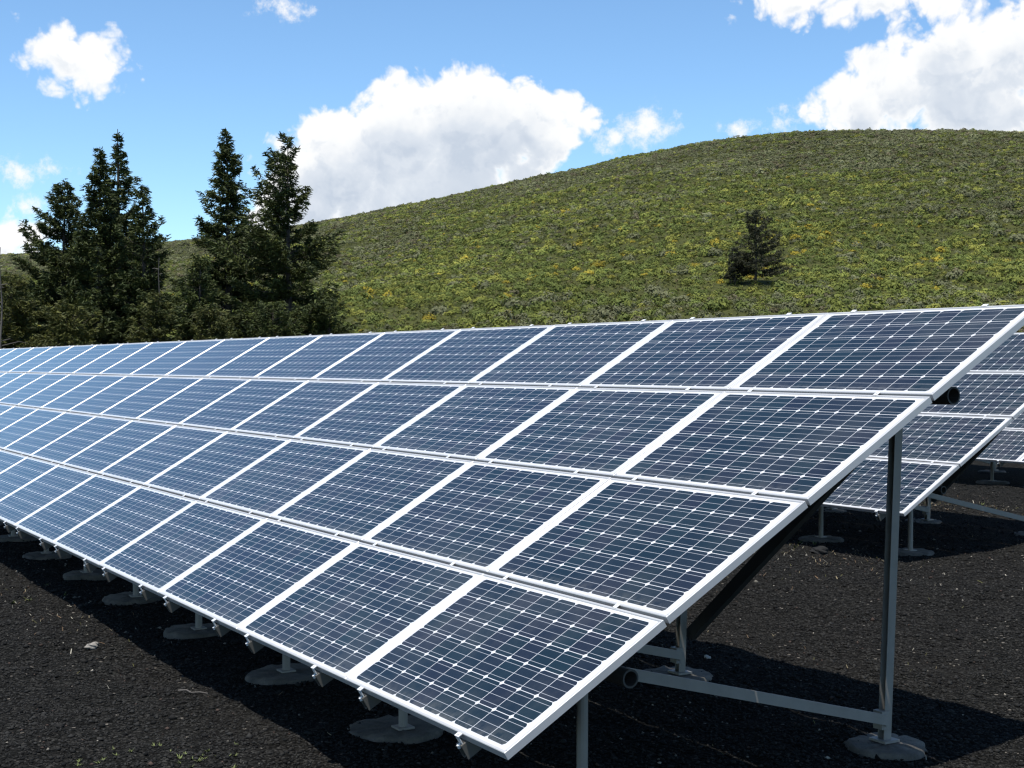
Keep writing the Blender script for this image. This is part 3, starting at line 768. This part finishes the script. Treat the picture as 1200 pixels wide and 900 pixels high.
def cloud_group(fine=True):
    gt = bpy.data.node_groups.new('cloud_density', 'ShaderNodeTree')
    gt.interface.new_socket('Dir', in_out='INPUT', socket_type='NodeSocketVector')
    gt.interface.new_socket('Density', in_out='OUTPUT', socket_type='NodeSocketFloat')
    gt.interface.new_socket('Wisp', in_out='OUTPUT', socket_type='NodeSocketFloat')
    t = NT(gt); gi = t.new('NodeGroupInput'); go = t.new('NodeGroupOutput')
    d = gi.outputs[0]
    az = t.math('MULTIPLY', t.math('ARCTAN2', t.vec('DOT_PRODUCT', d, (*RGT, 0)), t.vec('DOT_PRODUCT', d, (*FWD, 0))), 57.29578)
    sp = t.new('ShaderNodeSeparateXYZ'); t.put(sp.inputs[0], d)
    el = t.math('MULTIPLY', t.math('ARCSINE', sp.outputs[2]), 57.29578)
    cb = t.new('ShaderNodeCombineXYZ'); t.put(cb.inputs[0], az); t.put(cb.inputs[1], el); p = cb.outputs[0]
    # warp the bearings a little so no outline stays elliptical
    wv = t.new('ShaderNodeTexNoise'); t.put(wv.inputs['Vector'], d); wv.inputs['Scale'].default_value = 22; wv.inputs['Detail'].default_value = 2
    p = t.vec('ADD', p, t.vec('MULTIPLY', t.vec('SUBTRACT', wv.outputs['Color'], (.5, .5, .5)), (1.5, 1.1, 0)))
    def field(lst):
        acc = None
        for a, e, rx, ry in lst:
            q = t.vec('MULTIPLY', t.vec('SUBTRACT', p, (a, e, 0)), (1/rx, 1/ry, 0))
            m = min(rx, ry); s = t.math('MULTIPLY_ADD', t.vec('LENGTH', q), -m, m)
            acc = s if acc is None else t.math('SMOOTH_MAX', acc, s, .35)
        return acc
    F1 = field(CUM); F2 = field(WIS) if fine else None
    # the rest of the sky: scattered fair-weather cumulus away from the mapped part
    far = t.math('MULTIPLY', t.range(t.math('ABSOLUTE', az), 26, 40), t.range(el, 3, 9))
    big = t.noise(t.vec('MULTIPLY', d, (1, 1, 2.0)), 2.6, 3, .5)
    F3 = t.math('MULTIPLY_ADD', t.math('SUBTRACT', big, .60), 34.0, t.math('MULTIPLY', t.math('SUBTRACT', far, 1.0), 20))
    F3 = t.math('MINIMUM', F3, 2.6)
    F1 = t.math('SMOOTH_MAX', F1, F3, .5)
    n1 = t.noise(d, 30, 11 if fine else 3, .60, 2.1)
    if not fine:
        t.put(go.inputs[0], t.math('ADD', F1, t.math('MULTIPLY', t.math('SUBTRACT', n1, .36), 2.2))); return gt
    vo = t.new('ShaderNodeTexVoronoi', feature='SMOOTH_F1'); t.put(vo.inputs['Vector'], t.vec('ADD', d, t.vec('SCALE', wv.outputs['Color'], scale=.03)))
    vo.inputs['Scale'].default_value = 52; vo.inputs['Detail'].default_value = 3; vo.inputs['Roughness'].default_value = .55; vo.inputs['Smoothness'].default_value = .35
    bil = t.math('SUBTRACT', .78, vo.outputs['Distance'])
    e = t.math('ADD', t.math('MULTIPLY', t.math('SUBTRACT', n1, .40), 1.9), t.math('MULTIPLY', bil, 1.05))
    t.put(go.inputs[0], t.math('ADD', F1, e))
    n2 = t.noise(d, 60, 8, .65)
    t.put(go.inputs[1], t.math('ADD', F2, t.math('MULTIPLY', t.math('SUBTRACT', n2, .44), 2.6)))
    return gt

def build_world():
    w = bpy.data.worlds.new('World'); scene.world = w; w.use_nodes = True
    w.cycles.sampling_method = 'NONE'
    t = NT(w.node_tree); bg = w.node_tree.nodes['Background']
    sky = t.new('ShaderNodeTexSky', sky_type='NISHITA'); sky.sun_disc = False
    sky.sun_elevation = SUN_EL; sky.sun_rotation = SUN_ROT; sky.altitude = 1800; sky.air_density = 1.0; sky.dust_density = .05; sky.ozone_density = 1.6
    STR = .14
    d = t.vec('NORMALIZE', t.new('ShaderNodeTexCoord').outputs['Generated'])
    g = cloud_group(); gc = cloud_group(False)
    def dens(off, fine=False):
        n = t.new('ShaderNodeGroup'); n.node_tree = gc if off and not fine else g
        t.put(n.inputs[0], t.vec('NORMALIZE', t.vec('ADD', d, off)) if off else d); return n.outputs
    D0 = dens(None); D1 = dens((0, 0, .012)); D2 = dens((.006*RGT[0], .006*RGT[1], .036))
    DF = dens((.002*RGT[0], .002*RGT[1], .0065), True)
    a = t.range(D0[0], -.14, .52); aw = t.math('MULTIPLY', t.range(D0[1], -.15, .65), .95)
    alpha = t.math('MAXIMUM', a, aw)
    deep = t.math('ADD', t.math('MULTIPLY', t.range(D1[0], .5, 2.0), .40), t.math('MULTIPLY', t.range(D2[0], .1, 1.6), .60))
    shade = t.math('MULTIPLY', t.math('MULTIPLY', deep, .86), t.range(D0[0], .1, 1.2))
    shade = t.math('MULTIPLY', shade, t.range(t.noise(d, 17, 5, .6), .34, .58, .45, 1.0))
    rel = t.math('MULTIPLY', t.range(t.math('SUBTRACT', DF[0], D0[0]), -.05, .55), t.range(D0[0], .15, .8))
    shade = t.math('ADD', shade, t.math('MULTIPLY', rel, .22), clamp=True)
    cc = t.ramp(shade, [(0, (1.0, 1.0, 1.0)), (.14, (.95, .965, .98)), (.45, (.74, .795, .87)), (1, (.57, .645, .755))])
    cc = t.vec('SCALE', cc, scale=.78/STR)
    sp = t.new('ShaderNodeSeparateXYZ'); t.put(sp.inputs[0], d)
    skyc = t.mix(1.0, sky.outputs[0], c4((.795, .966, 1.035)), 'MULTIPLY')
    t.put(bg.inputs[0], t.mix(alpha, skyc, cc)); bg.inputs[1].default_value = STR
build_world()

sun = bpy.data.lights.new('sun', 'SUN'); sun.energy = 5.0; sun.angle = R(.53); sun.color = (1.0, .965, .91)
so = bpy.data.objects.new('sun', sun); COL.objects.link(so)
so.rotation_euler = SUN.to_track_quat('Z', 'Y').to_euler(); so.location = (0, 0, 60)

# ------------------------------------------------------------------ camera
cam = bpy.data.cameras.new('camera'); cam.sensor_width = 36; cam.lens = 49.3356; cam.clip_start = .05; cam.clip_end = 6000
co = bpy.data.objects.new('camera', cam); COL.objects.link(co); scene.camera = co
right = Vector((0.5163674876965467, 0.8563658717190107, 0.0014530674093220508))
up = Vector((-0.012549736128834033, 0.00587056063820568, 0.9999040157139536))
back = right.cross(up)
mw = Matrix((right, up, back)).transposed().to_4x4(); mw.translation = Vector(CAM); co.matrix_world = mw

scene.render.engine = 'CYCLES'
scene.cycles.use_denoising = True
scene.cycles.max_bounces = 6; scene.cycles.diffuse_bounces = 2; scene.cycles.glossy_bounces = 3; scene.cycles.transmission_bounces = 2
scene.cycles.caustics_reflective = False; scene.cycles.caustics_refractive = False
scene.cycles.filter_width = 1.3
scene.view_settings.view_transform = 'Standard'; scene.view_settings.look = 'None'
scene.view_settings.exposure = .40; scene.view_settings.gamma = 1; scene.view_settings.use_curve_mapping = False
